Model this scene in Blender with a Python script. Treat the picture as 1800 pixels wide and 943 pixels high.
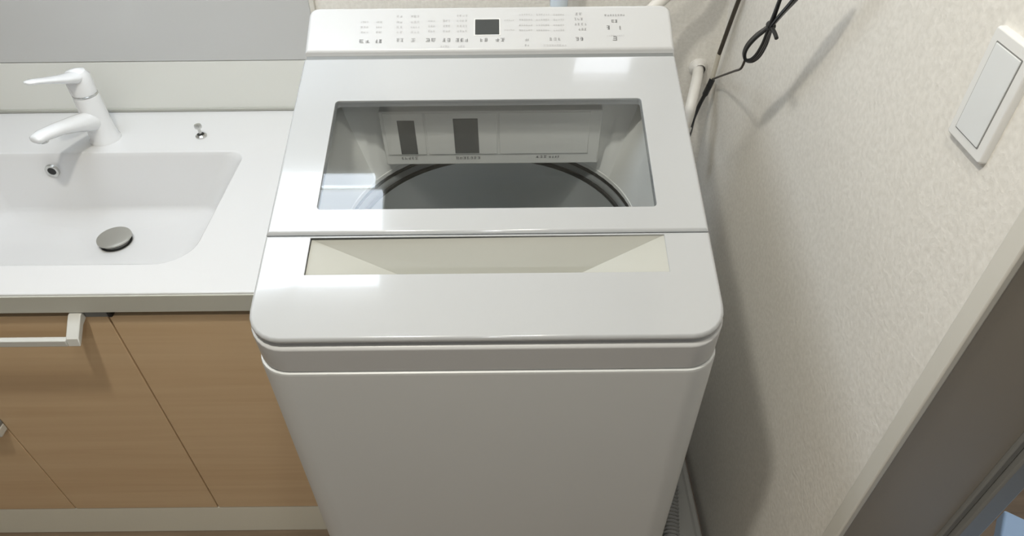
import bpy, bmesh, math, random
from mathutils import Vector, Matrix

random.seed(7)
scene = bpy.context.scene
COL = scene.collection
for o in list(bpy.data.objects):
    bpy.data.objects.remove(o)

# ---------------------------------------------------------------- camera
cam_d = bpy.data.cameras.new('camera')
cam_d.sensor_width = 36.0
cam_d.lens = 36.0 * 1209.0 / 1800.0
cam_d.clip_start = 0.01
cam = bpy.data.objects.new('camera', cam_d)
COL.objects.link(cam)
_p, _r = math.radians(42.134), math.radians(-0.570)
_right = Vector((1, 0, 0)); _down = Vector((0, -math.sin(_p), -math.cos(_p))); _fwd = Vector((0, math.cos(_p), -math.sin(_p)))
_cx = _right * math.cos(_r) - _down * math.sin(_r)
_cy = _right * math.sin(_r) + _down * math.cos(_r)
mw = Matrix((( _cx.x, -_cy.x, -_fwd.x, 0.0), (_cx.y, -_cy.y, -_fwd.y, 0.0), (_cx.z, -_cy.z, -_fwd.z, 1.566), (0, 0, 0, 1)))
cam.matrix_world = mw
scene.camera = cam

# ---------------------------------------------------------------- world, lights, exposure
scene.view_settings.view_transform = 'Standard'
scene.view_settings.look = 'None'
scene.view_settings.gamma = 1.0
scene.view_settings.use_curve_mapping = False
scene.view_settings.exposure = 0.0
world = bpy.data.worlds.new('world')
scene.world = world
world.use_nodes = True
world.node_tree.nodes['Background'].inputs['Color'].default_value = (0.8, 0.88, 1.0, 1)
world.node_tree.nodes['Background'].inputs['Strength'].default_value = 0.3

MAIN_LIGHT = (-0.36, 0.34, 2.385)
SECOND_LIGHT = (0.05, 0.18, 2.385)
MAIN_POWER, SECOND_POWER, FILL_POWER = 13.5, 4.5, 9.0
VANITY_EMIT = 9.5
WINDOW_EMIT = 4.0

# ---------------------------------------------------------------- materials
def srgb(r, g, b):
    f = lambda c: (c / 255 / 12.92) if c / 255 <= 0.04045 else ((c / 255 + 0.055) / 1.055) ** 2.4
    return (f(r), f(g), f(b), 1.0)

MATS = {}
def mat(name, col, rough=0.5, metal=0.0, coat=0.0, emit=None, spec=0.5):
    m = bpy.data.materials.new(name)
    m.use_nodes = True
    b = m.node_tree.nodes['Principled BSDF']
    b.inputs['Base Color'].default_value = col
    b.inputs['Roughness'].default_value = rough
    b.inputs['Metallic'].default_value = metal
    b.inputs['Coat Weight'].default_value = coat
    b.inputs['Coat Roughness'].default_value = 0.04
    b.inputs['Specular IOR Level'].default_value = spec
    if emit:
        b.inputs['Emission Color'].default_value = emit[0]
        b.inputs['Emission Strength'].default_value = emit[1]
    MATS[name] = m
    return m

def add_bump(m, scale, strength, dist=0.001, detail=3.0, tint=None):
    nt = m.node_tree; b = nt.nodes['Principled BSDF']
    tc = nt.nodes.new('ShaderNodeTexCoord'); nz = nt.nodes.new('ShaderNodeTexNoise')
    nz.inputs['Scale'].default_value = scale; nz.inputs['Detail'].default_value = detail
    bp = nt.nodes.new('ShaderNodeBump'); bp.inputs['Strength'].default_value = strength
    bp.inputs['Distance'].default_value = dist
    nt.links.new(tc.outputs['Object'], nz.inputs['Vector'])
    nt.links.new(nz.outputs['Fac'], bp.inputs['Height'])
    nt.links.new(bp.outputs['Normal'], b.inputs['Normal'])
    if tint:
        cr = nt.nodes.new('ShaderNodeValToRGB')
        cr.color_ramp.elements[0].position = 0.3; cr.color_ramp.elements[1].position = 0.7
        cr.color_ramp.elements[0].color = tint[0]; cr.color_ramp.elements[1].color = tint[1]
        nt.links.new(nz.outputs['Fac'], cr.inputs['Fac'])
        nt.links.new(cr.outputs['Color'], b.inputs['Base Color'])

def wood_mat(name, c1, c2, rough, stretch=(1.2, 30, 30)):
    m = mat(name, c1, rough)
    nt = m.node_tree; b = nt.nodes['Principled BSDF']
    tc = nt.nodes.new('ShaderNodeTexCoord'); mp = nt.nodes.new('ShaderNodeMapping')
    mp.inputs['Scale'].default_value = stretch
    n1 = nt.nodes.new('ShaderNodeTexNoise'); n1.inputs['Scale'].default_value = 1.6; n1.inputs['Detail'].default_value = 6
    n1.inputs['Distortion'].default_value = 0.6
    cr = nt.nodes.new('ShaderNodeValToRGB')
    cr.color_ramp.elements[0].position = 0.32; cr.color_ramp.elements[1].position = 0.68
    cr.color_ramp.elements[0].color = c1; cr.color_ramp.elements[1].color = c2
    nt.links.new(tc.outputs['Object'], mp.inputs['Vector']); nt.links.new(mp.outputs['Vector'], n1.inputs['Vector'])
    nt.links.new(n1.outputs['Fac'], cr.inputs['Fac']); nt.links.new(cr.outputs['Color'], b.inputs['Base Color'])
    return m

WALL = mat('wallpaper', (0.66, 0.62, 0.55, 1), 0.85, spec=0.2)
add_bump(WALL, 150, 0.6, 0.0014, 4, ((0.75, 0.725, 0.672, 1), (0.84, 0.815, 0.762, 1)))
CEIL = mat('ceiling_paper', (0.75, 0.73, 0.68, 1), 0.9)
FLOOR = wood_mat('floor_wood', (0.19, 0.14, 0.095, 1), (0.29, 0.215, 0.15, 1), 0.4, (2, 25, 25))
WOOD = wood_mat('cabinet_wood', (0.68, 0.485, 0.29, 1), (0.74, 0.55, 0.345, 1), 0.42)
KICK = mat('kick_board', (0.84, 0.82, 0.71, 1), 0.5); add_bump(KICK, 40, 0.05)
CARCASS = mat('carcass_dark', (0.10, 0.085, 0.07, 1), 0.6)
RESIN = mat('white_resin', (0.70, 0.70, 0.70, 1), 0.14, coat=0.4)
CERAMIC_W = mat('glossy_white_tap', (0.83, 0.84, 0.85, 1), 0.08, coat=0.5)
BODY = mat('washer_white_steel', (0.70, 0.715, 0.71, 1), 0.38)
add_bump(BODY, 900, 0.04, 0.0002)
PLASTIC = mat('washer_white_plastic', (0.58, 0.585, 0.585, 1), 0.32)
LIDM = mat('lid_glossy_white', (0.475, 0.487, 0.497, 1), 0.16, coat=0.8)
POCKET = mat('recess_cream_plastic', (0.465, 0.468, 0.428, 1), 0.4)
INNER = mat('inner_offwhite_plastic', (0.84, 0.84, 0.81, 1), 0.4)
GREYP = mat('grey_plastic', (0.22, 0.23, 0.23, 1), 0.4)
DARK = mat('dark_rubber', (0.018, 0.018, 0.017, 1), 0.6)
CORD = mat('black_cord', (0.016, 0.017, 0.018, 1), 0.35)
CORD2 = mat('brown_black_wire', (0.055, 0.045, 0.035, 1), 0.5)
STEEL = mat('drum_stainless', (0.72, 0.74, 0.74, 1), 0.45, 0.6)
CHROME = mat('brushed_chrome', (0.62, 0.62, 0.60, 1), 0.25, 1.0)
PLUGM = mat('plug_satin_steel', (0.46, 0.45, 0.41, 1), 0.45, 0.7)
BARM = mat('towel_bar_ivory', (0.66, 0.66, 0.62, 1), 0.3)
GREYPANEL = mat('grey_gloss_panel', (0.55, 0.553, 0.545, 1), 0.22, coat=0.25)
BACKSPLASH = mat('offwhite_panel', (0.74, 0.745, 0.70, 1), 0.3)
TRIMW = mat('trim_white', (0.68, 0.66, 0.60, 1), 0.45)
JAMB = mat('taupe_jamb', (0.34, 0.31, 0.265, 1), 0.5)
RAIL = mat('grey_rail', (0.22, 0.22, 0.21, 1), 0.4)
SWITCH = mat('switch_white', (0.80, 0.80, 0.785, 1), 0.3)
ROCKER = mat('switch_rocker', (0.76, 0.78, 0.785, 1), 0.28)
SEAM = mat('seam_grey', (0.22, 0.22, 0.21, 1), 0.6)
BEAD = mat('sealant_grey', (0.42, 0.42, 0.38, 1), 0.5)
LCD = mat('dark_display', (0.06, 0.065, 0.065, 1), 0.25)
INK = [mat('ink_faint', (0.50, 0.50, 0.50, 1), 0.6), mat('ink_grey', (0.36, 0.36, 0.36, 1), 0.6), mat('ink_dark', (0.19, 0.19, 0.19, 1), 0.6)]
LABELD = mat('drawer_window_dark', (0.10, 0.105, 0.105, 1), 0.35)
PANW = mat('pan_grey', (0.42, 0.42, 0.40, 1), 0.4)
HOSE = mat('hose_grey', (0.36, 0.36, 0.35, 1), 0.5)
TAPW = mat('tap_blue_white', (0.66, 0.74, 0.82, 1), 0.25)
HOSEW = mat('hose_white', (0.72, 0.70, 0.66, 1), 0.4)
BLUE = mat('blue_plastic', (0.40, 0.57, 0.82, 1), 0.4)
MIRROR = mat('mirror', (0.8, 0.8, 0.8, 1), 0.02, 1.0)
LAMPGLOW = mat('vanity_diffuser', (0.9, 0.9, 0.9, 1), 0.4, emit=((0.80, 0.89, 1.0, 1), VANITY_EMIT))
DOWNGLOW = mat('downlight_diffuser', (0.9, 0.9, 0.9, 1), 0.4, emit=((1.0, 0.94, 0.85, 1), 6.0))
WINGLOW = mat('frosted_daylight', (0.9, 0.9, 0.9, 1), 0.4, emit=((0.86, 0.91, 1.0, 1), WINDOW_EMIT))
FABRIC = mat('paper_tag', (0.62, 0.58, 0.49, 1), 0.7)

GLASS = bpy.data.materials.new('tinted_glass'); GLASS.use_nodes = True
nt = GLASS.node_tree; nt.nodes.clear()
out = nt.nodes.new('ShaderNodeOutputMaterial'); mx = nt.nodes.new('ShaderNodeMixShader')
tr = nt.nodes.new('ShaderNodeBsdfTransparent'); gl = nt.nodes.new('ShaderNodeBsdfGlossy'); fr = nt.nodes.new('ShaderNodeFresnel')
tr.inputs['Color'].default_value = (0.94, 0.95, 0.955, 1)
gl.inputs['Roughness'].default_value = 0.01
fr.inputs['IOR'].default_value = 1.5
ge = nt.nodes.new('ShaderNodeNewGeometry'); ma = nt.nodes.new('ShaderNodeMath'); ma.operation = 'MULTIPLY_ADD'
ma.inputs[1].default_value = 1/1.5 - 1.5; ma.inputs[2].default_value = 1.5   # same index seen from either side of the thin pane
nt.links.new(ge.outputs['Backfacing'], ma.inputs[0]); nt.links.new(ma.outputs[0], fr.inputs['IOR'])
nt.links.new(fr.outputs['Fac'], mx.inputs['Fac']); nt.links.new(tr.outputs[0], mx.inputs[1]); nt.links.new(gl.outputs[0], mx.inputs[2])
nt.links.new(mx.outputs[0], out.inputs['Surface'])

# ---------------------------------------------------------------- mesh helpers
def link(name, me, m, parent=None):
    o = bpy.data.objects.new(name, me)
    COL.objects.link(o)
    if m:
        me.materials.append(m)
    if parent is not None:
        o.parent = parent
        o.matrix_parent_inverse = Matrix.Translation(-world_loc(parent))
    return o

def world_loc(o):
    return Vector(o.get('_w', (0, 0, 0))) if o.type == 'EMPTY' else Vector((0, 0, 0))

class MB:
    def __init__(s): s.v = []; s.f = []
    def add(s, vs, fs):
        k = len(s.v); s.v += [tuple(p) for p in vs]; s.f += [tuple(i + k for i in f) for f in fs]; return s
    def box(s, a, b):
        (x0, y0, z0), (x1, y1, z1) = a, b
        return s.add([(x0,y0,z0),(x1,y0,z0),(x1,y1,z0),(x0,y1,z0),(x0,y0,z1),(x1,y0,z1),(x1,y1,z1),(x0,y1,z1)],
                     [(0,3,2,1),(4,5,6,7),(0,1,5,4),(1,2,6,5),(2,3,7,6),(3,0,4,7)])
    def loft(s, rings, cap0=False, cap1=False, closed=True):
        n = len(rings[0]); vs = [p for r in rings for p in r]; fs = []
        for i in range(len(rings) - 1):
            for j in range(n if closed else n - 1):
                a = i*n + j; b = i*n + (j+1) % n
                fs.append((a, b, b + n, a + n))
        if cap0: fs.append(tuple(range(n - 1, -1, -1)))
        if cap1: fs.append(tuple((len(rings)-1)*n + j for j in range(n)))
        return s.add(vs, fs)
    def lathe(s, prof, c, n=32, cap0=False, cap1=False, axis='Z'):
        rings = []
        for r, h in prof:
            ring = []
            for j in range(n):
                a = 2*math.pi*j/n
                if axis == 'Z': ring.append((c[0]+r*math.cos(a), c[1]+r*math.sin(a), c[2]+h))
                elif axis == 'Y': ring.append((c[0]+r*math.cos(a), c[1]-h, c[2]+r*math.sin(a)))
                else: ring.append((c[0]-h, c[1]+r*math.cos(a), c[2]+r*math.sin(a)))
            rings.append(ring)
        return s.loft(rings, cap0, cap1)
    def tube(s, pts, r, n=10, caps=True, smooth=6):
        P = [Vector(p) for p in pts]
        if smooth and len(P) > 2:
            Q = []
            for i in range(len(P) - 1):
                p0 = P[max(i-1, 0)]; p1 = P[i]; p2 = P[i+1]; p3 = P[min(i+2, len(P)-1)]
                for k in range(smooth):
                    t = k / smooth
                    Q.append(0.5*((2*p1) + (p2-p0)*t + (2*p0-5*p1+4*p2-p3)*t*t + (3*p1-p0-3*p2+p3)*t**3))
            Q.append(P[-1]); P = Q
        rings = []; up = None
        for i, p in enumerate(P):
            t = (P[min(i+1, len(P)-1)] - P[max(i-1, 0)]).normalized()
            if up is None:
                up = t.orthogonal().normalized()
            up = (up - t * up.dot(t)).normalized(); w = t.cross(up)
            rr = r(i / (len(P) - 1)) if callable(r) else r
            rings.append([p + rr*(up*math.cos(2*math.pi*j/n) + w*math.sin(2*math.pi*j/n)) for j in range(n)])
        return s.loft(rings, caps, caps)
    def build(s, name, m, parent=None, smooth=True, bevel=0.0, seg=2, angle=35):
        me = bpy.data.meshes.new(name)
        me.from_pydata([tuple(p) for p in s.v], [], s.f)
        bm = bmesh.new(); bm.from_mesh(me)
        bmesh.ops.recalc_face_normals(bm, faces=bm.faces)
        bm.to_mesh(me); bm.free()
        if smooth:
            for p in me.polygons: p.use_smooth = True
            me.set_sharp_from_angle(angle=math.radians(angle))
        o = link(name, me, m, parent)
        if bevel:
            b = o.modifiers.new('bevel', 'BEVEL'); b.width = bevel; b.segments = seg; b.limit_method = 'ANGLE'
            b.angle_limit = math.radians(40)
        if smooth:
            wn = o.modifiers.new('weighted_normal', 'WEIGHTED_NORMAL'); wn.keep_sharp = True; wn.weight = 90
        return o

def rrect(u0, u1, v0, v1, r, seg=6):
    """closed outline; r = radius or (r00, r10, r11, r01)"""
    if not isinstance(r, (tuple, list)): r = (r,)*4
    pts = []
    for (cu, cv, su, sv, rr, a0) in ((u0, v0, 1, 1, r[0], 180), (u1, v0, -1, 1, r[1], 270), (u1, v1, -1, -1, r[2], 0), (u0, v1, 1, -1, r[3], 90)):
        for k in range(seg + 1):
            a = math.radians(a0 + 90*k/seg)
            pts.append((cu + su*rr + rr*math.cos(a), cv + sv*rr + rr*math.sin(a)))
    return pts

def inset(u0, u1, v0, v1, r, d, seg=6):
    if not isinstance(r, (tuple, list)): r = (r,)*4
    return rrect(u0+d, u1-d, v0+d, v1-d, [max(x-d, 0.0004) for x in r], seg)

def thing(name, label, cat, loc, group=None):
    o = bpy.data.objects.new(name, None); COL.objects.link(o)
    o.location = loc; o['_w'] = tuple(loc)
    o.empty_display_size = 0.05
    o['label'] = label; o['category'] = cat
    if group: o['group'] = group
    return o

def tag(o, label, cat, group=None):
    o['label'] = label; o['category'] = cat
    if group: o['group'] = group
    return o

def struct(o):
    o['kind'] = 'structure'; return o

# ---------------------------------------------------------------- room shell
WX, BY = 0.445, 1.387          # right wall plane, back wall plane
CZ = 2.40
struct(MB().box((-2.6, -3.2, -0.06), (2.0, BY + 0.1, 0.0)).build('floor', FLOOR, smooth=False))
struct(MB().box((-2.6, -3.2, CZ), (2.0, BY + 0.1, CZ + 0.08)).build('ceiling', CEIL, smooth=False))
# back wall with a narrow slit window above the washing machine (x .155-.325, z 1.36-1.80)
w = MB()
w.box((-2.6, BY, 0), (0.155, BY + 0.1, CZ)).box((0.325, BY, 0), (2.0, BY + 0.1, CZ))
w.box((0.155, BY, 0), (0.325, BY + 0.1, 1.36)).box((0.155, BY, 1.80), (0.325, BY + 0.1, CZ))
struct(w.build('wall_back', WALL, smooth=False))
wf = MB()
for a, b in (((0.155, 1.36), (0.325, 1.372)), ((0.155, 1.788), (0.325, 1.80)), ((0.155, 1.372), (0.167, 1.788)), ((0.313, 1.372), (0.325, 1.788))):
    wf.box((a[0], BY + 0.005, a[1]), (b[0], BY + 0.06, b[1]))
wo = struct(wf.build('window_1', TRIMW, smooth=False))
MB().box((0.167, BY + 0.028, 1.372), (0.313, BY + 0.034, 1.788)).build('pane', WINGLOW, wo, smooth=False)
# right wall: solid from the doorway's far jamb to the corner, header over the doorway, then on behind the camera
w = MB()
w.box((WX, 0.472, 0), (WX + 0.135, BY, CZ)).box((WX, -0.40, 2.0), (WX + 0.135, 0.472, CZ)).box((WX, -3.1, 0), (WX + 0.135, -0.40, CZ))
struct(w.build('wall_right', WALL, smooth=False))
struct(MB().box((-2.6, -3.2, 0), (-2.5, BY, CZ)).build('wall_left', WALL, smooth=False))
struct(MB().box((-2.5, -3.2, 0), (2.0, -3.1, CZ)).build('wall_front', WALL, smooth=False))
struct(MB().box((1.9, -3.1, 0), (2.0, BY, CZ)).build('wall_hall', WALL, smooth=False))

# doorway lining at the right: white casing strip, taupe jamb board, grey stop rail, screw
dj = struct(MB().box((WX + 0.003, 0.449, 0), (WX + 0.142, 0.4715, 1.999)).build('door_1', JAMB, smooth=False))
MB().box((WX - 0.006, 0.446, 0), (WX + 0.003, 0.4705, 1.999)).build('casing', TRIMW, dj, bevel=0.002)
MB().box((WX + 0.142, 0.434, 0), (WX + 0.174, 0.4715, 1.999)).build('stop_rail', RAIL, dj, bevel=0.003)
MB().box((WX + 0.132, 0.443, 0), (WX + 0.142, 0.450, 1.999)).build('seal_strip', SEAM, dj, bevel=0.002)
MB().lathe([(0.0, 0.002), (0.004, 0.002), (0.005, 0.0)], (WX + 0.150, 0.434, 0.871), 12, axis='Y').build('screw', DARK, dj)

# white off-white backsplash panel between counter and mirror, joint bead
bs = MB().box((-1.335, BY - 0.006, 0.808), (-0.402, BY, 0.917)).build('backsplash_panel', BACKSPLASH, smooth=False)
tag(bs, 'plain off-white backsplash panel between the basin counter and the grey panel', 'panel')
MB().box((-1.335, BY - 0.010, 0.800), (-0.340, BY, 0.808)).build('sealant_bead', BEAD, bs, bevel=0.002)

# ---------------------------------------------------------------- mirror cabinet with grey lower panel and lamp canopy
mc = thing('splash_panel', 'tall light grey glossy wall panel behind the tap', 'panel', (-0.87, BY, 0.917))
MB().box((-1.335, BY - 0.006, 0.918), (-0.402, BY - 0.0005, 1.88)).build('panel_sheet', GREYPANEL, mc, bevel=0.0015)
MB().box((-0.402, BY - 0.008, 0.918), (-0.391, BY - 0.0005, 1.88)).build('edge_trim', TRIMW, mc, bevel=0.002)
vl = thing('vanity_lamp', 'long white lamp canopy fixed to the wall over the grey panel', 'lamp', (-0.70, BY, 1.90))
MB().box((-1.06, 0.84, 1.908), (-0.345, BY - 0.008, 1.96)).build('canopy', TRIMW, vl, bevel=0.004)
MB().box((-1.04, 0.86, 1.893), (-0.352, 1.130, 1.908)).build('diffuser', LAMPGLOW, vl, bevel=0.002)
MB().box((-1.04, 1.142, 1.893), (-0.375, 1.178, 1.908)).build('diffuser', LAMPGLOW, vl, bevel=0.002)

# ---------------------------------------------------------------- ceiling downlights
def downlight(loc, power, label, tone=(1.0, 0.96, 0.86)):
    t = thing('ceiling_downlight', label, 'lamp', (loc[0], loc[1], CZ), 'round downlights in the ceiling')
    MB().lathe([(0.05, -0.001), (0.075, -0.001), (0.075, -0.010), (0.062, -0.013), (0.05, -0.006)], (loc[0], loc[1], CZ), 32).build('trim_ring', TRIMW, t)
    MB().lathe([(0.0, -0.004), (0.05, -0.004)], (loc[0], loc[1], CZ), 32).build('diffuser', DOWNGLOW, t)
    ld = bpy.data.lights.new('downlight_lamp', 'AREA'); ld.shape = 'DISK'; ld.size = 0.10
    ld.energy = power; ld.color = tone
    lo = bpy.data.objects.new('downlight_lamp', ld); COL.objects.link(lo); lo.location = loc
downlight(MAIN_LIGHT, MAIN_POWER, 'round ceiling downlight on the basin side')
downlight(SECOND_LIGHT, SECOND_POWER, 'round ceiling downlight in front of the washing machine')
downlight((-0.1, -1.7, 2.385), FILL_POWER, 'added fill light behind the viewer, shaped as a round ceiling downlight', (0.93, 0.96, 1.0))  # unseen lamp added as fill for the front faces
downlight((1.25, 0.85, 2.385), 10.0, 'added light for the blue box beyond the doorway, shaped as a round ceiling downlight', (0.93, 0.96, 1.0))  # unseen lamp added to brighten the blue box

# ---------------------------------------------------------------- vanity unit: carcass, doors, kick board
CX0, CX1, CF = -1.335, -0.335, 0.802
vu = thing('vanity_cabinet', 'oak-coloured vanity cabinet under the white basin counter', 'cabinet', (-0.835, 1.09, 0))
m = MB().box((CX0, CF + 0.02, 0.112), (CX1, BY - 0.002, 0.13)).box((CX0, CF + 0.02, 0.13), (CX0 + 0.016, BY - 0.002, 0.757)).box((CX1 - 0.016, CF + 0.02, 0.13), (CX1, BY - 0.002, 0.757))
m.box((CX0 + 0.016, BY - 0.008, 0.13), (CX1 - 0.016, BY - 0.002, 0.757))
m.build('carcass', CARCASS, vu, smooth=False)
MB().box((CX0, CF + 0.001, 0.001), (CX1, CF + 0.05, 0.109)).build('kick_board', KICK, vu, bevel=0.001)
MB().box((CX0, CF + 0.012, 0.747), (CX1, CF + 0.03, 0.757)).build('shadow_gap_rail', CARCASS, vu, smooth=False)  # dark colour stands in for the shadow gap between doors and counter
G = 0.0016
for x0, x1 in ((-1.001, -0.6755), (-0.6755, CX1)):
    MB().box((x0 + G, CF, 0.113), (x1 - G, CF + 0.018, 0.742)).build('door', WOOD, vu, bevel=0.0008)
MB().box((CX0, CF, 0.113), (-1.001 - G, CF + 0.018, 0.432)).build('door', WOOD, vu, bevel=0.0008)
dr = MB().box((CX0, CF, 0.436), (-1.001 - G, CF + 0.018, 0.742)).build('drawer', WOOD, vu, bevel=0.0008)
MB().box((CX0 + 0.03, CF - 0.022, 0.426), (-0.998, CF, 0.446)).build('handle', BARM, dr, bevel=0.003)
MB().box((-1.03, CF - 0.012, 0.446), (-0.998, CF, 0.456)).build('handle_end', GREYP, dr, bevel=0.002)

# towel hanger hooked over the middle door
th = thing('towel_hanger', 'ivory over-door towel bar hooked on the vanity door top', 'towel rail', (-0.80, CF, 0.745))
for ax0 in (-0.730, -1.082):
    hb = MB()
    hb.loft([[(ax0, CF - 0.003, 0.758), (ax0 + 0.021, CF - 0.003, 0.758), (ax0 + 0.021, CF - 0.003, 0.742), (ax0, CF - 0.003, 0.742)],
             [(ax0, CF - 0.012, 0.757), (ax0 + 0.021, CF - 0.012, 0.757), (ax0 + 0.021, CF - 0.018, 0.738), (ax0, CF - 0.018, 0.745)],
             [(ax0, CF - 0.043, 0.732), (ax0 + 0.021, CF - 0.043, 0.732), (ax0 + 0.021, CF - 0.046, 0.717), (ax0, CF - 0.046, 0.717)]], True, True)
    hb.build('arm', BARM, th, bevel=0.0015)
MB().box((-1.061, CF - 0.046, 0.717), (-0.730, CF - 0.036, 0.731)).build('bar', BARM, th, bevel=0.0015)
MB().box((-0.709, CF - 0.005, 0.7435), (-0.671, CF + 0.011, 0.757)).build('door_clip', GREYP, th, bevel=0.002)
MB().box((-0.671, CF - 0.006, 0.7435), (-0.664, CF + 0.006, 0.7575)).build('clip_end', DARK, th, bevel=0.002)

# ---------------------------------------------------------------- basin counter
def ring3(pts, z): return [(p[0], p[1], z) for p in pts]
BX0, BX1, BF, BB = -1.15, -0.547, 0.868, 1.213
S = 8
m = MB()
o_ = (CX0, CX1, CF - 0.007, BY - 0.002)
rings = [ring3(rrect(*o_, 0.003, S), 0.759), ring3(rrect(*o_, 0.003, S), 0.797), ring3(inset(*o_, 0.003, 0.003, S), 0.800)]
b_ = (BX0, BX1, BF, BB)
rb = (0.06, 0.06, 0.03, 0.03)
rings += [ring3(inset(*b_, rb, -0.004, S), 0.800), ring3(rrect(*b_, rb, S), 0.7975)]
def basin_ring(t, z):
    # slopes: back wall nearly upright, front gently, sides sloping
    return ring3(rrect(BX0 + 0.05*t, BX1 - 0.075*t, BF + 0.045*t, BB - 0.040*t, (0.06, 0.06, 0.045, 0.045), S), z)
rings += [basin_ring(0.05, 0.790), basin_ring(0.55, 0.73), basin_ring(0.86, 0.690), basin_ring(1.0, 0.680)]
rings += [ring3(rrect(BX0 + 0.085, BX1 - 0.11, BF + 0.08, BB - 0.07, 0.05, S), 0.675)]
last = rrect(-0.815 - 0.03, -0.815 + 0.03, 1.082 - 0.03, 1.082 + 0.03, 0.0299, S)
rings += [ring3(last, 0.668)]
m.loft(rings, cap0=False, cap1=True)
bc = m.build('basin_counter', RESIN, angle=50)
tag(bc, 'glossy white washbasin counter with a wide rectangular sunken basin', 'washbasin')
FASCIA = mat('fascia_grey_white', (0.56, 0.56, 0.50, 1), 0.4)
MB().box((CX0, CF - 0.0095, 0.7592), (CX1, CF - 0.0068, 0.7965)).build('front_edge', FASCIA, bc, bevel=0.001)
# overflow ring and hole on the basin back wall
MB().lathe([(0.0085, 0.004), (0.0135, 0.005), (0.0145, 0.0), (0.0085, -0.002), (0.0085, 0.004)], (-0.951, 1.201, 0.766), 24, axis='Y').build('overflow_ring', CHROME, bc)
MB().lathe([(0.0, 0.0035), (0.0092, 0.0035)], (-0.951, 1.201, 0.766), 20, axis='Y').build('overflow_hole', DARK, bc)
MB().lathe([(0.0305, 0.0), (0.0300, 0.001), (0.026, 0.001), (0.026, -0.002)], (-0.8065, 1.082, 0.670), 32).build('drain_rim', DARK, bc)
# drain plug
dp = MB().lathe([(0.0, 0.020), (0.028, 0.0195), (0.033, 0.0175), (0.0335, 0.0145), (0.031, 0.013), (0.012, 0.012), (0.012, 0.0)], (-0.8065, 1.082, 0.666), 36).build('drain_plug', PLUGM)
tag(dp, 'round grey metal pop-up plug on the basin floor', 'plug')
# pop-up knob on the counter's back ledge
pk = thing('stopper_knob', 'small chrome stopper knob on the counter right of the tap', 'knob', (-0.655, 1.272, 0.8))
MB().lathe([(0.0115, 0.0), (0.0115, 0.003), (0.008, 0.006), (0.004, 0.006)], (-0.655, 1.272, 0.8), 24).build('socket', CHROME, pk)
MB().lathe([(0.0075, 0.0062), (0.0, 0.0064)], (-0.655, 1.272, 0.8), 20).build('socket_hole', DARK, pk)
MB().lathe([(0.003, 0.006), (0.003, 0.020), (0.007, 0.021), (0.008, 0.024), (0.007, 0.028), (0.0, 0.029)], (-0.655, 1.272, 0.8), 20).build('knob_head', CHROME, pk)

# ---------------------------------------------------------------- tap
tp = thing('basin_tap', 'white single-lever mixer tap on the counter behind the basin', 'tap', (-0.856, 1.268, 0.8))
TC = (-0.856, 1.268, 0.8)
MB().lathe([(0.031, 0.0), (0.031, 0.004), (0.028, 0.009), (0.0265, 0.03), (0.0255, 0.06), (0.0245, 0.099), (0.0235, 0.103), (0.0, 0.103)], TC, 36).build('tap_body', CERAMIC_W, tp)
MB().lathe([(0.0225, 0.101), (0.0240, 0.102), (0.0240, 0.1055), (0.0225, 0.1065)], TC, 36).build('trim_ring', CHROME, tp)
def ell(c, t, up, a, b, n=20):
    t = t.normalized(); s_ = t.cross(up).normalized(); u_ = s_.cross(t)
    return [c + s_*(a*math.cos(2*math.pi*k/n)) + u_*(b*math.sin(2*math.pi*k/n)) for k in range(n)]
def blade(path, ab, name, mt, parent):
    P = [Vector(p) for p in path]; rs = []
    for i, p in enumerate(P):
        t = P[min(i+1, len(P)-1)] - P[max(i-1, 0)]
        rs.append(ell(p, t, Vector((0, 0, 1)), *ab[i]))
    return MB().loft(rs, True, True).build(name, mt, parent, angle=60)
blade([(-0.852, 1.279, 0.842), (-0.860, 1.247, 0.853), (-0.868, 1.214, 0.866), (-0.877, 1.175, 0.878), (-0.886, 1.138, 0.886), (-0.889, 1.122, 0.887), (-0.891, 1.117, 0.887)],
      [(0.020, 0.024), (0.021, 0.020), (0.020, 0.016), (0.018, 0.0125), (0.0165, 0.0105), (0.014, 0.009), (0.008, 0.004)], 'spout', CERAMIC_W, tp)
MB().lathe([(0.008, -0.004), (0.008, -0.0115), (0.0065, -0.012), (0.0, -0.011)], (-0.886, 1.136, 0.885), 20).build('aerator', CHROME, tp)
hd = MB()
hd.lathe([(0.0235, 0.1065), (0.0245, 0.112), (0.0245, 0.130), (0.0235, 0.143), (0.018, 0.152), (0.008, 0.156), (0.0, 0.157)], TC, 36)
hd.build('lever_cap', CERAMIC_W, tp)
blade([(-0.855, 1.275, 0.940), (-0.859, 1.250, 0.946), (-0.865, 1.225, 0.956), (-0.870, 1.198, 0.968), (-0.876, 1.172, 0.979), (-0.879, 1.161, 0.982), (-0.880, 1.157, 0.983)],
      [(0.019, 0.013), (0.021, 0.011), (0.019, 0.008), (0.0165, 0.006), (0.0145, 0.005), (0.010, 0.004), (0.004, 0.002)], 'lever', CERAMIC_W, tp)

# ---------------------------------------------------------------- washing machine
XC, HW = -0.0315, 0.2895
SL = math.radians(16.0); CS, SN = math.cos(SL), math.sin(SL)
def lid_pt(u, v, w): return (u, 0.695 + v*CS - w*SN, 1.0 + v*SN + w*CS)
def lid_ring(pts, w): return [lid_pt(p[0], p[1], w) for p in pts]
wm = thing('washing_machine', 'white top-loading washing machine with a tinted glass lid beside the vanity', 'washing machine', (XC, 0.845, 0.07))
YF, YB = 0.5455, 1.130
RC = (0.045, 0.045, 0.025, 0.025)
def zr(u0, u1, v0, v1, r, z, seg=8): return ring3(rrect(u0, u1, v0, v1, r, seg), z)
X0, X1 = XC - HW - 0.003, XC + HW + 0.003
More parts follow.
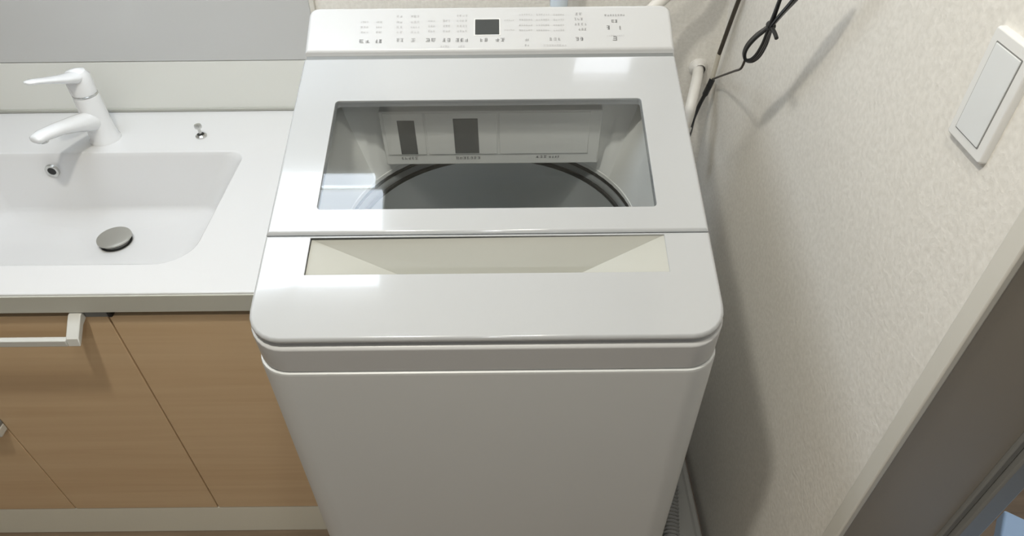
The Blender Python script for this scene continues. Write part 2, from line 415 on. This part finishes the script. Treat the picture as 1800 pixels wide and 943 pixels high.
# cabinet
m = MB()
m.loft([zr(X0 + .006, X1 - .006, YF + .006, YB - .006, RC, 0.095), zr(X0 + .001, X1 - .001, YF + .001, YB - .001, RC, 0.10),
        zr(X0, X1, YF, YB, RC, 0.893), zr(X0 + .0008, X1 - .0008, YF + .0008, YB - .0008, RC, 0.8968), zr(X0 + .0040, X1 - .0040, YF + .0040, YB - .0040, RC, 0.8985),
        zr(X0 + .012, X1 - .012, YF + .012, YB - .012, RC, 0.8985)], cap0=True)
m.build('cabinet', BODY, wm, angle=50)
for sx in (-1, 1):
    for y in (0.62, 1.07):
        MB().lathe([(0.022, 0.0), (0.022, 0.03), (0.018, 0.046)], (XC + sx*0.22, y, 0.05), 20, True, True).build('foot', DARK, wm)
# top cover band, upper edge rising toward the back
def cover_z(y, drop):
    return min(1.0 + (y - 0.695)*math.tan(SL), 1.0 + (1.02 - 0.695)*math.tan(SL)) - drop
def cov(d, zf):
    return [(p[0], p[1], zf(p[1])) for p in rrect(X0 + d, X1 - d, YF + d, YB - d, RC, 8)]
m = MB()
m.loft([cov(0.010, lambda y: 0.899), cov(0.0030, lambda y: 0.8995), cov(0.0022, lambda y: 0.902), cov(0.0012, lambda y: cover_z(y, 0.0185)), cov(0.0019, lambda y: cover_z(y, 0.0160)),
        cov(0.0050, lambda y: cover_z(y, 0.0148)), cov(0.016, lambda y: cover_z(y, 0.0148)), cov(0.018, lambda y: cover_z(y, 0.040))])
m.build('top_cover', PLASTIC, wm, angle=50)
# front cover plate with grip recess (lid plane coordinates)
U0, U1, V0 = XC - HW, XC + HW, -0.1535
FR = (0.043, 0.043, 0.001, 0.001)
def plate(u0, u1, v0, v1, r, hole, hr, th, mt, name, parent, hole_depth=None):
    m = MB()
    rs = [lid_ring(inset(u0, u1, v0, v1, r, 0.006), -th), lid_ring(inset(u0, u1, v0, v1, r, 0.0015), -th + 0.002), lid_ring(rrect(u0, u1, v0, v1, r), -th*0.45),
          lid_ring(inset(u0, u1, v0, v1, r, 0.0006), -0.0035), lid_ring(inset(u0, u1, v0, v1, r, 0.0025), -0.0008), lid_ring(inset(u0, u1, v0, v1, r, 0.005), 0.0)]
    rs += [lid_ring(rrect(*hole, hr), 0.0), lid_ring(inset(*hole, hr, 0.0006), -0.0007), lid_ring(inset(*hole, hr, 0.0008), -(hole_depth or th))]
    m.loft(rs)
    return m.build(name, mt, parent, angle=40)
hole = (-0.2615, 0.1985, -0.0625, -0.0050)
fc = plate(U0, U1, V0, -0.0004, FR, hole, (0.001, 0.001, 0.001, 0.001), 0.012, LIDM, 'front_cover', wm, 0.001)
# recess: a back face tilting down to the front, two side ramps, an upright front face
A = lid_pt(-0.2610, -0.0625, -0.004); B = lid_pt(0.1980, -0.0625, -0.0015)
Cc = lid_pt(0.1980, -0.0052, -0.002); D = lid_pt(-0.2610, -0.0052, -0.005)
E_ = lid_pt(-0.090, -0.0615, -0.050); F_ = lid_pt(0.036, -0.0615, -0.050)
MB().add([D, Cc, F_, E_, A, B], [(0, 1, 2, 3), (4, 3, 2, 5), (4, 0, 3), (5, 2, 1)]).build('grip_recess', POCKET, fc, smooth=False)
MB().box((-0.30, 0.575, 0.890), (0.236, 0.585, 0.925)).build('inner_wall', PLASTIC, wm, smooth=False)
# lid with window
hole = (-0.2600, 0.1945, 0.0395, 0.2410)
ld = plate(U0, U1, 0.0006, 0.334, (0.001, 0.001, 0.004, 0.004), hole, 0.006, 0.012, LIDM, 'lid', wm)
m = MB()
g_ = (hole[0] + 0.0009, hole[1] - 0.0009, hole[2] + 0.0009, hole[3] - 0.0009)
m.loft([lid_ring(rrect(*g_, 0.005), -0.0042), lid_ring(rrect(*g_, 0.005), -0.0014)], True, True)
m.build('glass_pane', GLASS, ld, smooth=False)
# hinge cover strip in the gap below the control panel
m = MB()
m.loft([[lid_pt(U0 + 0.002, 0.330, -0.012), lid_pt(U1 - 0.002, 0.330, -0.012), lid_pt(U1 - 0.002, 0.330, -0.0055), lid_pt(U0 + 0.002, 0.330, -0.0055)],
        [lid_pt(U0 + 0.002, 0.346, -0.012), lid_pt(U1 - 0.002, 0.346, -0.012), lid_pt(U1 - 0.002, 0.346, -0.0045), lid_pt(U0 + 0.002, 0.346, -0.0045)]], True, True)
m.build('hinge_strip', GREYP, wm, smooth=False)
# control panel
PA = math.atan2(0.040, 0.078); PC, PS = math.cos(PA), math.sin(PA)
def pan_pt(u, s, w): return (u, 1.022 + s*PC - w*PS, 1.097 + s*PS + w*PC)
def pan_ring(pts, w): return [pan_pt(p[0], p[1], w) for p in pts]
q = (U0 - 0.0005, U1 + 0.0005, 0.001, 0.0905)
PR = (0.002, 0.002, 0.016, 0.016)
m = MB()
low = [(p[0], p[1], 1.062) for p in rrect(q[0], q[1], 1.0235, 1.128, (0.002, 0.002, 0.022, 0.022))]
mid = [(p[0], p[1], 1.085) for p in rrect(q[0], q[1], 1.0235, 1.126, (0.002, 0.002, 0.022, 0.022))]
m.loft([low, mid, pan_ring(rrect(*q, PR), -0.008), pan_ring(inset(*q, PR, 0.0012), -0.0035), pan_ring(inset(*q, PR, 0.004), -0.0008), pan_ring(inset(*q, PR, 0.007), 0.0)], cap1=True)
cpn = m.build('control_panel', PLASTIC, wm, angle=50)
m = MB()
m.loft([pan_ring(rrect(-0.0545, -0.0165, 0.0325, 0.0620, 0.001, 2), 0.0), pan_ring(rrect(-0.0545, -0.0165, 0.0325, 0.0620, 0.001, 2), 0.0006)], False, True)
ds = m.build('display', LCD, cpn, smooth=False)
m = MB()
for a in ((-0.0562, -0.0148, 0.0308, 0.0323), (-0.0562, -0.0148, 0.0622, 0.0637), (-0.0562, -0.0547, 0.0323, 0.0622), (-0.0163, -0.0148, 0.0323, 0.0622)):
    m.loft([pan_ring([(a[0], a[2]), (a[1], a[2]), (a[1], a[3]), (a[0], a[3])], 0.0), pan_ring([(a[0], a[2]), (a[1], a[2]), (a[1], a[3]), (a[0], a[3])], 0.0007)], False, True)
m.build('display_frame', SWITCH, cpn, smooth=False)

def glyphs(fn, x0, x1, y0, y1, name, mt, parent):
    """small print, too blurred to read: rows of little stroke clusters"""
    h = y1 - y0; n = max(1, round((x1 - x0) / (h*1.02))); cw = (x1 - x0)/n
    m = MB(); t = h*0.13
    def q(a, b, c, d):
        m.add([fn(a, c), fn(b, c), fn(b, d), fn(a, d)], [(0, 1, 2, 3)])
    for k in range(n):
        a = x0 + k*cw + cw*0.08; b = x0 + (k+1)*cw - cw*0.08
        for r in range(random.choice((2, 3, 3))):
            yy = y0 + h*(0.12 + 0.36*r) ; e = random.uniform(0, 0.25)*cw
            q(a + e, b - random.uniform(0, 0.2)*cw, yy, yy + t)
        for r in range(random.choice((1, 2))):
            xx = a + (b - a)*random.uniform(0.1, 0.85)
            q(xx, xx + t, y0 + h*random.uniform(0, .2), y1 - h*random.uniform(0, .2))
    return m.build(name, mt, parent, smooth=False)

MARKS = [(-0.2374,-0.2192,0.0182,0.0257,2),(-0.2124,-0.2004,0.0179,0.0254,2),(-0.1786,-0.1665,0.0197,0.0272,1),(-0.1563,-0.1476,0.0194,0.027,1),(-0.133,-0.1154,0.0192,0.0266,2),(-0.1063,-0.093,0.0188,0.0263,2),(-0.0857,-0.0644,0.0186,0.026,2),(-0.1095,-0.0945,0.0085,0.0127,0),(-0.082,-0.0696,0.0082,0.0124,0),(-0.0473,-0.034,0.0187,0.0261,2),(-0.0232,-0.0071,0.0184,0.0258,2),(0.0223,0.0313,0.0189,0.0253,1),(0.023,0.0302,0.0091,0.0134,1),(0.0607,0.0805,0.0195,0.0258,1),(0.0524,0.089,0.0088,0.0126,0),(0.1026,0.1163,0.0185,0.026,2),(-0.2375,-0.2242,0.0577,0.0614,0),(-0.213,-0.2024,0.0574,0.0611,0),(-0.2368,-0.2235,0.0476,0.0514,0),(-0.2124,-0.2018,0.0473,0.0511,0),(-0.2361,-0.2229,0.0377,0.0414,0),(-0.2118,-0.2013,0.0374,0.0411,0),(-0.181,-0.1704,0.0679,0.0723,0),(-0.1805,-0.1698,0.0567,0.061,0),(-0.18,-0.1694,0.0467,0.051,0),(-0.1795,-0.1689,0.0367,0.041,0),(-0.1583,-0.1431,0.0676,0.0719,0),(-0.1579,-0.1427,0.0564,0.0607,0),(-0.1574,-0.1423,0.0464,0.0506,0),(-0.157,-0.1419,0.0364,0.0407,0),(-0.1299,-0.1183,0.0583,0.0626,0),(-0.1296,-0.118,0.0483,0.0526,0),(-0.1292,-0.1177,0.0383,0.0426,0),(-0.1064,-0.0938,0.058,0.0623,0),(-0.1061,-0.0936,0.048,0.0523,0),(-0.1059,-0.0934,0.038,0.0423,0),(-0.0849,-0.0668,0.0678,0.0721,0),(-0.0847,-0.0667,0.0577,0.062,0),(-0.0845,-0.0665,0.0477,0.0519,0),(-0.0843,-0.0664,0.0377,0.0419,0),(0.0149,0.0367,0.0691,0.0728,0),(0.0148,0.0365,0.059,0.0627,0),(0.0146,0.0363,0.0484,0.0521,0),(0.0145,0.0361,0.0385,0.0421,0),(0.0421,0.064,0.0688,0.0725,0),(0.0419,0.0637,0.0587,0.0624,0),(0.0417,0.0634,0.0481,0.0517,0),(0.0414,0.0631,0.0381,0.0417,0),(0.0693,0.0876,0.0685,0.0722,0),(0.069,0.0872,0.0584,0.0621,0),(0.0687,0.0868,0.0478,0.0514,0),(0.0684,0.0865,0.0378,0.0415,0),(-0.0088,0.0076,0.0585,0.0616,0),(-0.0089,0.0074,0.0396,0.0427,0),(0.1038,0.1158,0.0683,0.0738,1),(0.1025,0.1172,0.0582,0.0637,1),(0.102,0.123,0.0482,0.0535,1),(0.1079,0.1217,0.0382,0.0435,1),(0.1508,0.1837,0.0661,0.0701,1),(0.1609,0.1722,0.053,0.0596,2),(0.1529,0.1588,0.0393,0.0481,2),(0.1727,0.1768,0.039,0.0478,1),(0.1606,0.1692,0.0178,0.0275,2),(0.1522,0.181,0.0266,0.0296,0)]
for (a, b, c, d, s_) in MARKS:
    glyphs(lambda u, s: pan_pt(u, s, 0.0004), a, b, c, d, 'printed_mark', INK[s_], cpn)

# tub cover funnel seen through the glass
NC = 28
def circ_like(rect_pts, c, r, z):
    res = []
    for p in rect_pts:
        res.append((p[0], p[1]))
    # angles of the matching rectangle points about the centre, spread by corner
    n = len(rect_pts); out_ = []
    for p in rect_pts:
        a = math.atan2((p[1] - c[1]), (p[0] - c[0]))
        out_.append((c[0] + r*math.cos(a), c[1] + r*math.sin(a), z))
    return out_
def dense_rect(u0, u1, v0, v1, n):
    pts = []
    for (a, b) in (((u0, v0), (u1, v0)), ((u1, v0), (u1, v1)), ((u1, v1), (u0, v1)), ((u0, v1), (u0, v0))):
        for k in range(n):
            t = k/n; pts.append((a[0] + (b[0]-a[0])*t, a[1] + (b[1]-a[1])*t))
    return pts
TCEN = (XC, 0.838); TR = 0.2245; TZ = 0.905
dr_ = dense_rect(-0.275, 0.210, 0.012, 0.292, 16)
top = lid_ring(dr_, -0.0128)
tl = [(p[0], p[1]) for p in top]
mid1 = [(p[0], p[1], p[2] - 0.012) for p in top]
cir = circ_like(tl, TCEN, TR, TZ)
cir2 = circ_like(tl, TCEN, TR + 0.001, TZ + 0.001)
fl = [lid_pt(p[0]*1.0 + (-0.02 if p[0] < -0.27 else (0.02 if p[0] > 0.205 else 0)), p[1] + (-0.01 if p[1] < 0.013 else (0.02 if p[1] > 0.29 else 0)), -0.0128) for p in dr_]
m = MB(); m.loft([fl, top, mid1, cir2, cir, circ_like(tl, TCEN, TR, TZ - 0.007)])
m.build('tub_cover', INNER, wm, angle=30)
c3 = (TCEN[0], TCEN[1], TZ)
MB().lathe([(TR + 0.0005, -0.005), (TR - 0.001, -0.012), (TR - 0.004, -0.013)], c3, 72).build('tub_seal', DARK, wm)
MB().lathe([(TR - 0.003, -0.030), (TR - 0.0015, -0.0125), (TR - 0.004, -0.0115), (TR - 0.0065, -0.014), (TR - 0.0085, -0.019), (TR - 0.0085, -0.030)], c3, 72).build('balance_ring', GREYP, wm)
MB().lathe([(TR - 0.0080, -0.0195), (TR - 0.0125, -0.0205), (TR - 0.0125, -0.026)], c3, 72).build('ring_groove', DARK, wm)
MB().lathe([(TR - 0.012, -0.022), (TR - 0.011, -0.05), (TR - 0.006, -0.10), (TR - 0.006, -0.38), (TR - 0.02, -0.42), (TR - 0.05, -0.44), (0.0, -0.445)], c3, 72).build('drum', STEEL, wm)
pm = MB(); pm.lathe([(0.165, 0.0), (0.163, 0.008), (0.10, 0.012), (0.05, 0.03), (0.0, 0.034)], (TCEN[0], TCEN[1], TZ - 0.438), 48)
for k in range(4):
    a = k*math.pi/2 + 0.4
    pm.tube([(TCEN[0] + r*math.cos(a + r), TCEN[1] + r*math.sin(a + r), TZ - 0.425 + 0.012) for r in (0.03, 0.08, 0.12, 0.15)], 0.012, 8)
pm.build('pulsator', GREYP, wm)
# detergent dispenser block at the back of the opening
def dsp(x, s, w=0.0):   # dispenser front plane
    e = Vector((0, -0.0922, 0.9957)); nn = Vector((0, -0.9957, -0.0922))
    p = Vector((x, 0.965, 0.927)) + e*s + nn*w
    return (p.x, p.y, p.z)
def dbox(x0, x1, s0, s1, w0, w1, name, mt, parent, bevel=0.0):
    m = MB()
    m.loft([[dsp(x0, s0, w0), dsp(x1, s0, w0), dsp(x1, s1, w0), dsp(x0, s1, w0)], [dsp(x0, s0, w1), dsp(x1, s0, w1), dsp(x1, s1, w1), dsp(x0, s1, w1)]], True, True)
    return m.build(name, mt, parent, bevel=bevel)
dd = dbox(-0.206, 0.1435, 0.0, 0.104, -0.07, 0.0, 'detergent_dispenser', INNER, wm, 0.002)
dbox(-0.200, -0.137, 0.022, 0.102, 0.0, 0.0015, 'dispenser_drawer', INNER, dd, 0.001)
dbox(-0.134, -0.022, 0.022, 0.102, 0.0, 0.0015, 'dispenser_drawer', INNER, dd, 0.001)
dbox(-0.018, 0.125, 0.022, 0.102, 0.0, 0.0015, 'dispenser_drawer', INNER, dd, 0.001)
dbox(-0.1785, -0.1515, 0.0235, 0.0890, 0.0012, 0.0022, 'level_window', LABELD, dd, 0.0003)
dbox(-0.0905, -0.0515, 0.0245, 0.0920, 0.0012, 0.0022, 'level_window', LABELD, dd, 0.0003)
for a, b, c, d in ((-0.181, -0.1525, 0.0105, 0.0165), (-0.0915, -0.0500, 0.0105, 0.0165), (0.0400, 0.0600, 0.0115, 0.0175), (0.0620, 0.0800, 0.0115, 0.0165)):
    glyphs(lambda u, s: dsp(u, s, 0.0003), a, b, c, d, 'printed_mark', INK[2], dd)

# ---------------------------------------------------------------- drip pan under the machine
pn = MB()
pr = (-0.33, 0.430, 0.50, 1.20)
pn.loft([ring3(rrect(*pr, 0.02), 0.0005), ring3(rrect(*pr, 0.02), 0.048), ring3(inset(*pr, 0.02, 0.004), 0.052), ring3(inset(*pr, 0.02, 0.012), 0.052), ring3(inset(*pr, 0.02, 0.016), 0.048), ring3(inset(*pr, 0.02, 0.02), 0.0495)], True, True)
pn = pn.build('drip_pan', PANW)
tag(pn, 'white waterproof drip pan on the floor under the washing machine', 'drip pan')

# corrugated drain hose in the gap between machine and wall
def corrugated(path, r, amp, pitch, mt, name, parent=None):
    P = [Vector(p) for p in path]; Q = []
    for i in range(len(P) - 1):
        p0 = P[max(i-1, 0)]; p1 = P[i]; p2 = P[i+1]; p3 = P[min(i+2, len(P)-1)]
        for k in range(16):
            t = k/16; Q.append(0.5*((2*p1) + (p2-p0)*t + (2*p0-5*p1+4*p2-p3)*t*t + (3*p1-p0-3*p2+p3)*t**3))
    Q.append(P[-1])
    L = [0.0]
    for i in range(1, len(Q)): L.append(L[-1] + (Q[i]-Q[i-1]).length)
    n = int(L[-1]/pitch)*4; res = []
    j = 0
    for i in range(n + 1):
        s_ = L[-1]*i/n
        while j < len(L) - 2 and L[j+1] < s_: j += 1
        f = (s_ - L[j])/max(L[j+1]-L[j], 1e-9); res.append(Q[j].lerp(Q[j+1], min(f, 1)))
    nn = len(res)
    return MB().tube(res, lambda t: r + amp*math.cos(2*math.pi*round(t*(nn-1))/4), 12, True, 0).build(name, mt, parent, angle=80)
dh = thing('drain_hose', 'grey corrugated drain hose in the gap between washing machine and wall', 'hose', (0.36, 0.92, 0.06))
corrugated([(0.278, 1.03, 0.30), (0.318, 1.02, 0.285), (0.36, 0.98, 0.20), (0.376, 0.92, 0.10), (0.368, 0.84, 0.075), (0.35, 0.72, 0.073)], 0.0165, 0.0028, 0.009, HOSE, 'hose_tube', dh)
MB().lathe([(0.022, -0.022), (0.022, 0.003), (0.017, 0.005)], (0.268, 1.03, 0.30), 20, True, True, axis='X').build('hose_cuff', GREYP, dh)

# ---------------------------------------------------------------- things behind and beside the machine
wt = thing('water_tap', 'chrome washing machine tap on the wall just behind the control panel', 'tap', (0.094, BY, 1.08))
MB().lathe([(0.026, 0.0), (0.026, 0.006), (0.011, 0.010), (0.011, 0.085), (0.016, 0.088), (0.016, 0.10), (0.0, 0.10)], (0.094, BY, 1.10), 24, axis='Y').build('tap_barrel', CHROME, wt)
MB().lathe([(0.012, 0.010), (0.012, -0.02), (0.017, -0.022), (0.017, -0.042), (0.012, -0.045), (0.0, -0.045)], (0.094, BY - 0.08, 1.10), 24).build('tap_outlet', TAPW, wt)
MB().lathe([(0.008, 0.01), (0.008, 0.03), (0.020, 0.032), (0.020, 0.045), (0.0, 0.047)], (0.094, BY - 0.08, 1.10), 24).build('tap_handle', SWITCH, wt)

sh = thing('supply_hose', 'white water hose curving up out of view behind the control panel', 'hose', (0.247, 1.15, 1.05))
MB().tube([(0.247, 1.118, 1.02), (0.247, 1.16, 1.05), (0.25, 1.24, 1.060), (0.30, 1.285, 1.09), (0.35, 1.295, 1.13), (0.39, 1.33, 1.19), (0.40, BY - 0.01, 1.22)], 0.0115, 14).build('hose_tube', HOSEW, sh)
MB().lathe([(0.024, 0.0), (0.024, 0.006), (0.016, 0.010), (0.016, 0.03), (0.0, 0.03)], (0.40, BY, 1.22), 24, axis='Y').build('wall_elbow', HOSEW, sh)

wh = thing('wall_hose', 'short white hose bend low on the wall right of the machine', 'hose', (0.38, BY, 0.85))
MB().tube([(0.357, 1.265, 0.765), (0.372, 1.280, 0.825), (0.382, 1.305, 0.862), (0.394, 1.34, 0.884), (0.405, BY - 0.004, 0.890)], 0.0115, 16).build('hose_tube', HOSEW, wh)
MB().lathe([(0.020, 0.0), (0.020, 0.003), (0.015, 0.007), (0.0125, 0.016)], (0.405, BY, 0.890), 24, axis='Y').build('wall_flange', HOSEW, wh)
MB().tube([(0.364, 1.272, 0.793), (0.369, 1.277, 0.811)], 0.0145, 16, True, 0).build('hose_clamp', SWITCH, wh)

pc = thing('power_cord', 'straight dark power cord hanging down the corner behind the machine', 'cord', (0.44, 1.37, 0.90))
def near(p, k): return (p[0]*k, p[1]*k, 1.566 + (p[2] - 1.566)*k)
MB().tube([(0.438, 1.22, 1.34), (0.4375, 1.255, 1.185), near((0.458, 1.374, 1.040), 0.945), near((0.4405, 1.374, 0.925), 0.97)], 0.0042, 10).build('upper_cord', CORD2, pc)
MB().tube([near((0.4405, 1.374, 0.927), 0.97), near((0.436, 1.372, 0.868), 0.98)], 0.0046, 10, True, 0).build('cord_sleeve', FABRIC, pc)
MB().tube([near((0.436, 1.370, 0.870), 0.98), near((0.427, 1.366, 0.842), 0.98), near((0.416, 1.36, 0.815), 0.98), near((0.404, 1.345, 0.788), 0.98), (0.382, 1.28, 0.79), (0.35, 1.20, 0.80), (0.30, 1.155, 0.85), (0.262, 1.135, 0.86)],
          lambda t: 0.0062 if t < 0.18 else 0.0042, 10).build('lower_cord', CORD, pc)

# cable folded into a bow with a twist tie, hanging in front of the right wall
eb = thing('bundled_cable', 'black cable folded into a tied bow hanging before the right wall', 'cable', (0.365, 0.937, 1.17))
KB = 0.88
K = Vector(near((0.410, 1.0532, 1.1212), KB))
def loopset(tip, n, w0, rad, close=True):
    m = MB(); bt = Vector(tip); ax = (bt - K).normalized(); L1 = (bt - K).length
    vd = (K - Vector((0.0, 0.25, 1.45))).normalized(); sd = ax.cross(vd).normalized(); nd = ax.cross(sd).normalized()
    for k in range(n):
        f = 1.0 - 0.055*k; wv = w0*(1.0 - 0.16*k); off = nd*(0.0035*(k - (n-1)/2))
        pts = [(-.03, 0.02), (.16, .34), (.40, .78), (.68, 1.0), (.87, .82), (.97, .40), (1.0, 0.0), (.97, -.40), (.87, -.82), (.68, -1.0), (.40, -.78), (.16, -.34), (-.03, -0.02)]
        m.tube([K + off + ax*(L1*f*a) + sd*(wv*b) for a, b in pts], rad, 8)
    return m
loopset(near((0.411, 1.133, 1.023), KB), 3, 0.0125, 0.0026).build('lower_loop', CORD, eb)
loopset(near((0.408, 0.935, 1.300), KB), 3, 0.0150, 0.0026).build('upper_loop', CORD, eb)
MB().lathe([(0.0, -0.005), (0.0055, -0.005), (0.0062, 0.0), (0.0055, 0.005), (0.0, 0.005)], K, 16, axis='Y').build('twist_tie', DARK, eb)
MB().tube([K, near((0.410, 1.030, 1.119), KB), near((0.410, 1.018, 1.116), KB)], 0.0028, 8).build('tie_end', DARK, eb)
MB().tube([near((0.410, 1.131, 1.026), KB), near((0.413, 1.150, 1.002), KB), near((0.425, 1.215, 0.965), 0.91), near((0.434, 1.31, 0.908), 0.96), near((0.436, 1.370, 0.870), 0.975)], 0.0020, 8).build('thin_wire', CORD2, eb)

# wall switch
SY0, SY1, SZ0 = 0.540, 0.6025, 1.201
sw = thing('wall_switch', 'white wall switch plate with one wide rocker on the right wall', 'switch', (WX, 0.571, 1.255))
def wall_ring(pts, d): return [(WX - d, p[0], p[1]) for p in pts]
s_ = (SY0, SY1, SZ0, SZ0 + 0.110)
m = MB(); m.loft([wall_ring(rrect(*s_, 0.004), 0.0), wall_ring(rrect(*s_, 0.004), 0.0045), wall_ring(inset(*s_, 0.004, 0.0012), 0.0065), wall_ring(inset(*s_, 0.004, 0.0025), 0.007)], False, True)
pl = m.build('switch_plate', SWITCH, sw, angle=50)
r_ = (SY0 + 0.0120, SY1 - 0.0110, SZ0 + 0.0120, SZ0 + 0.098)
m = MB(); m.loft([wall_ring(rrect(*[r_[0]-.0012, r_[1]+.0012, r_[2]-.0012, r_[3]+.0012], 0.001), 0.0068), wall_ring(rrect(*[r_[0]-.0012, r_[1]+.0012, r_[2]-.0012, r_[3]+.0012], 0.001), 0.0072)], False, True)
m.build('rocker_gap', SEAM, sw, smooth=False)
m = MB(); m.loft([wall_ring(rrect(*r_, 0.001), 0.007), wall_ring(rrect(*r_, 0.001), 0.0078), wall_ring(inset(*r_, 0.001, 0.0008), 0.0084)], False, True)
m.build('rocker', ROCKER, sw, angle=50)

# blue storage box in the next room
bx = thing('storage_box', 'pale blue lidded plastic box beyond the doorway', 'box', (0.87, 0.36, 0.0))
bx.rotation_euler = (0, 0, 0)
def rot(p, c, a): 
    return (c[0] + (p[0])*math.cos(a) - (p[1])*math.sin(a), c[1] + p[0]*math.sin(a) + p[1]*math.cos(a), p[2])
c_, a_ = (0.875, 0.340), math.radians(-35)
m = MB()
m.loft([[rot((p[0], p[1], 0.001), c_, a_) for p in rrect(-0.14, 0.14, -0.17, 0.17, 0.005)], [rot((p[0], p[1], 0.42), c_, a_) for p in rrect(-0.16, 0.16, -0.19, 0.19, 0.005)]], True, True)
m.build('box_body', BLUE, bx, angle=50)
m = MB()
m.loft([[rot((p[0], p[1], 0.42), c_, a_) for p in rrect(-0.168, 0.168, -0.198, 0.198, 0.005)], [rot((p[0], p[1], 0.445), c_, a_) for p in rrect(-0.168, 0.168, -0.198, 0.198, 0.005)], [rot((p[0], p[1], 0.45), c_, a_) for p in rrect(-0.163, 0.163, -0.193, 0.193, 0.005)]], True, True)
m.build('box_lid', BLUE, bx, angle=50)
for o in bpy.data.objects:
    if '_w' in o: del o['_w']
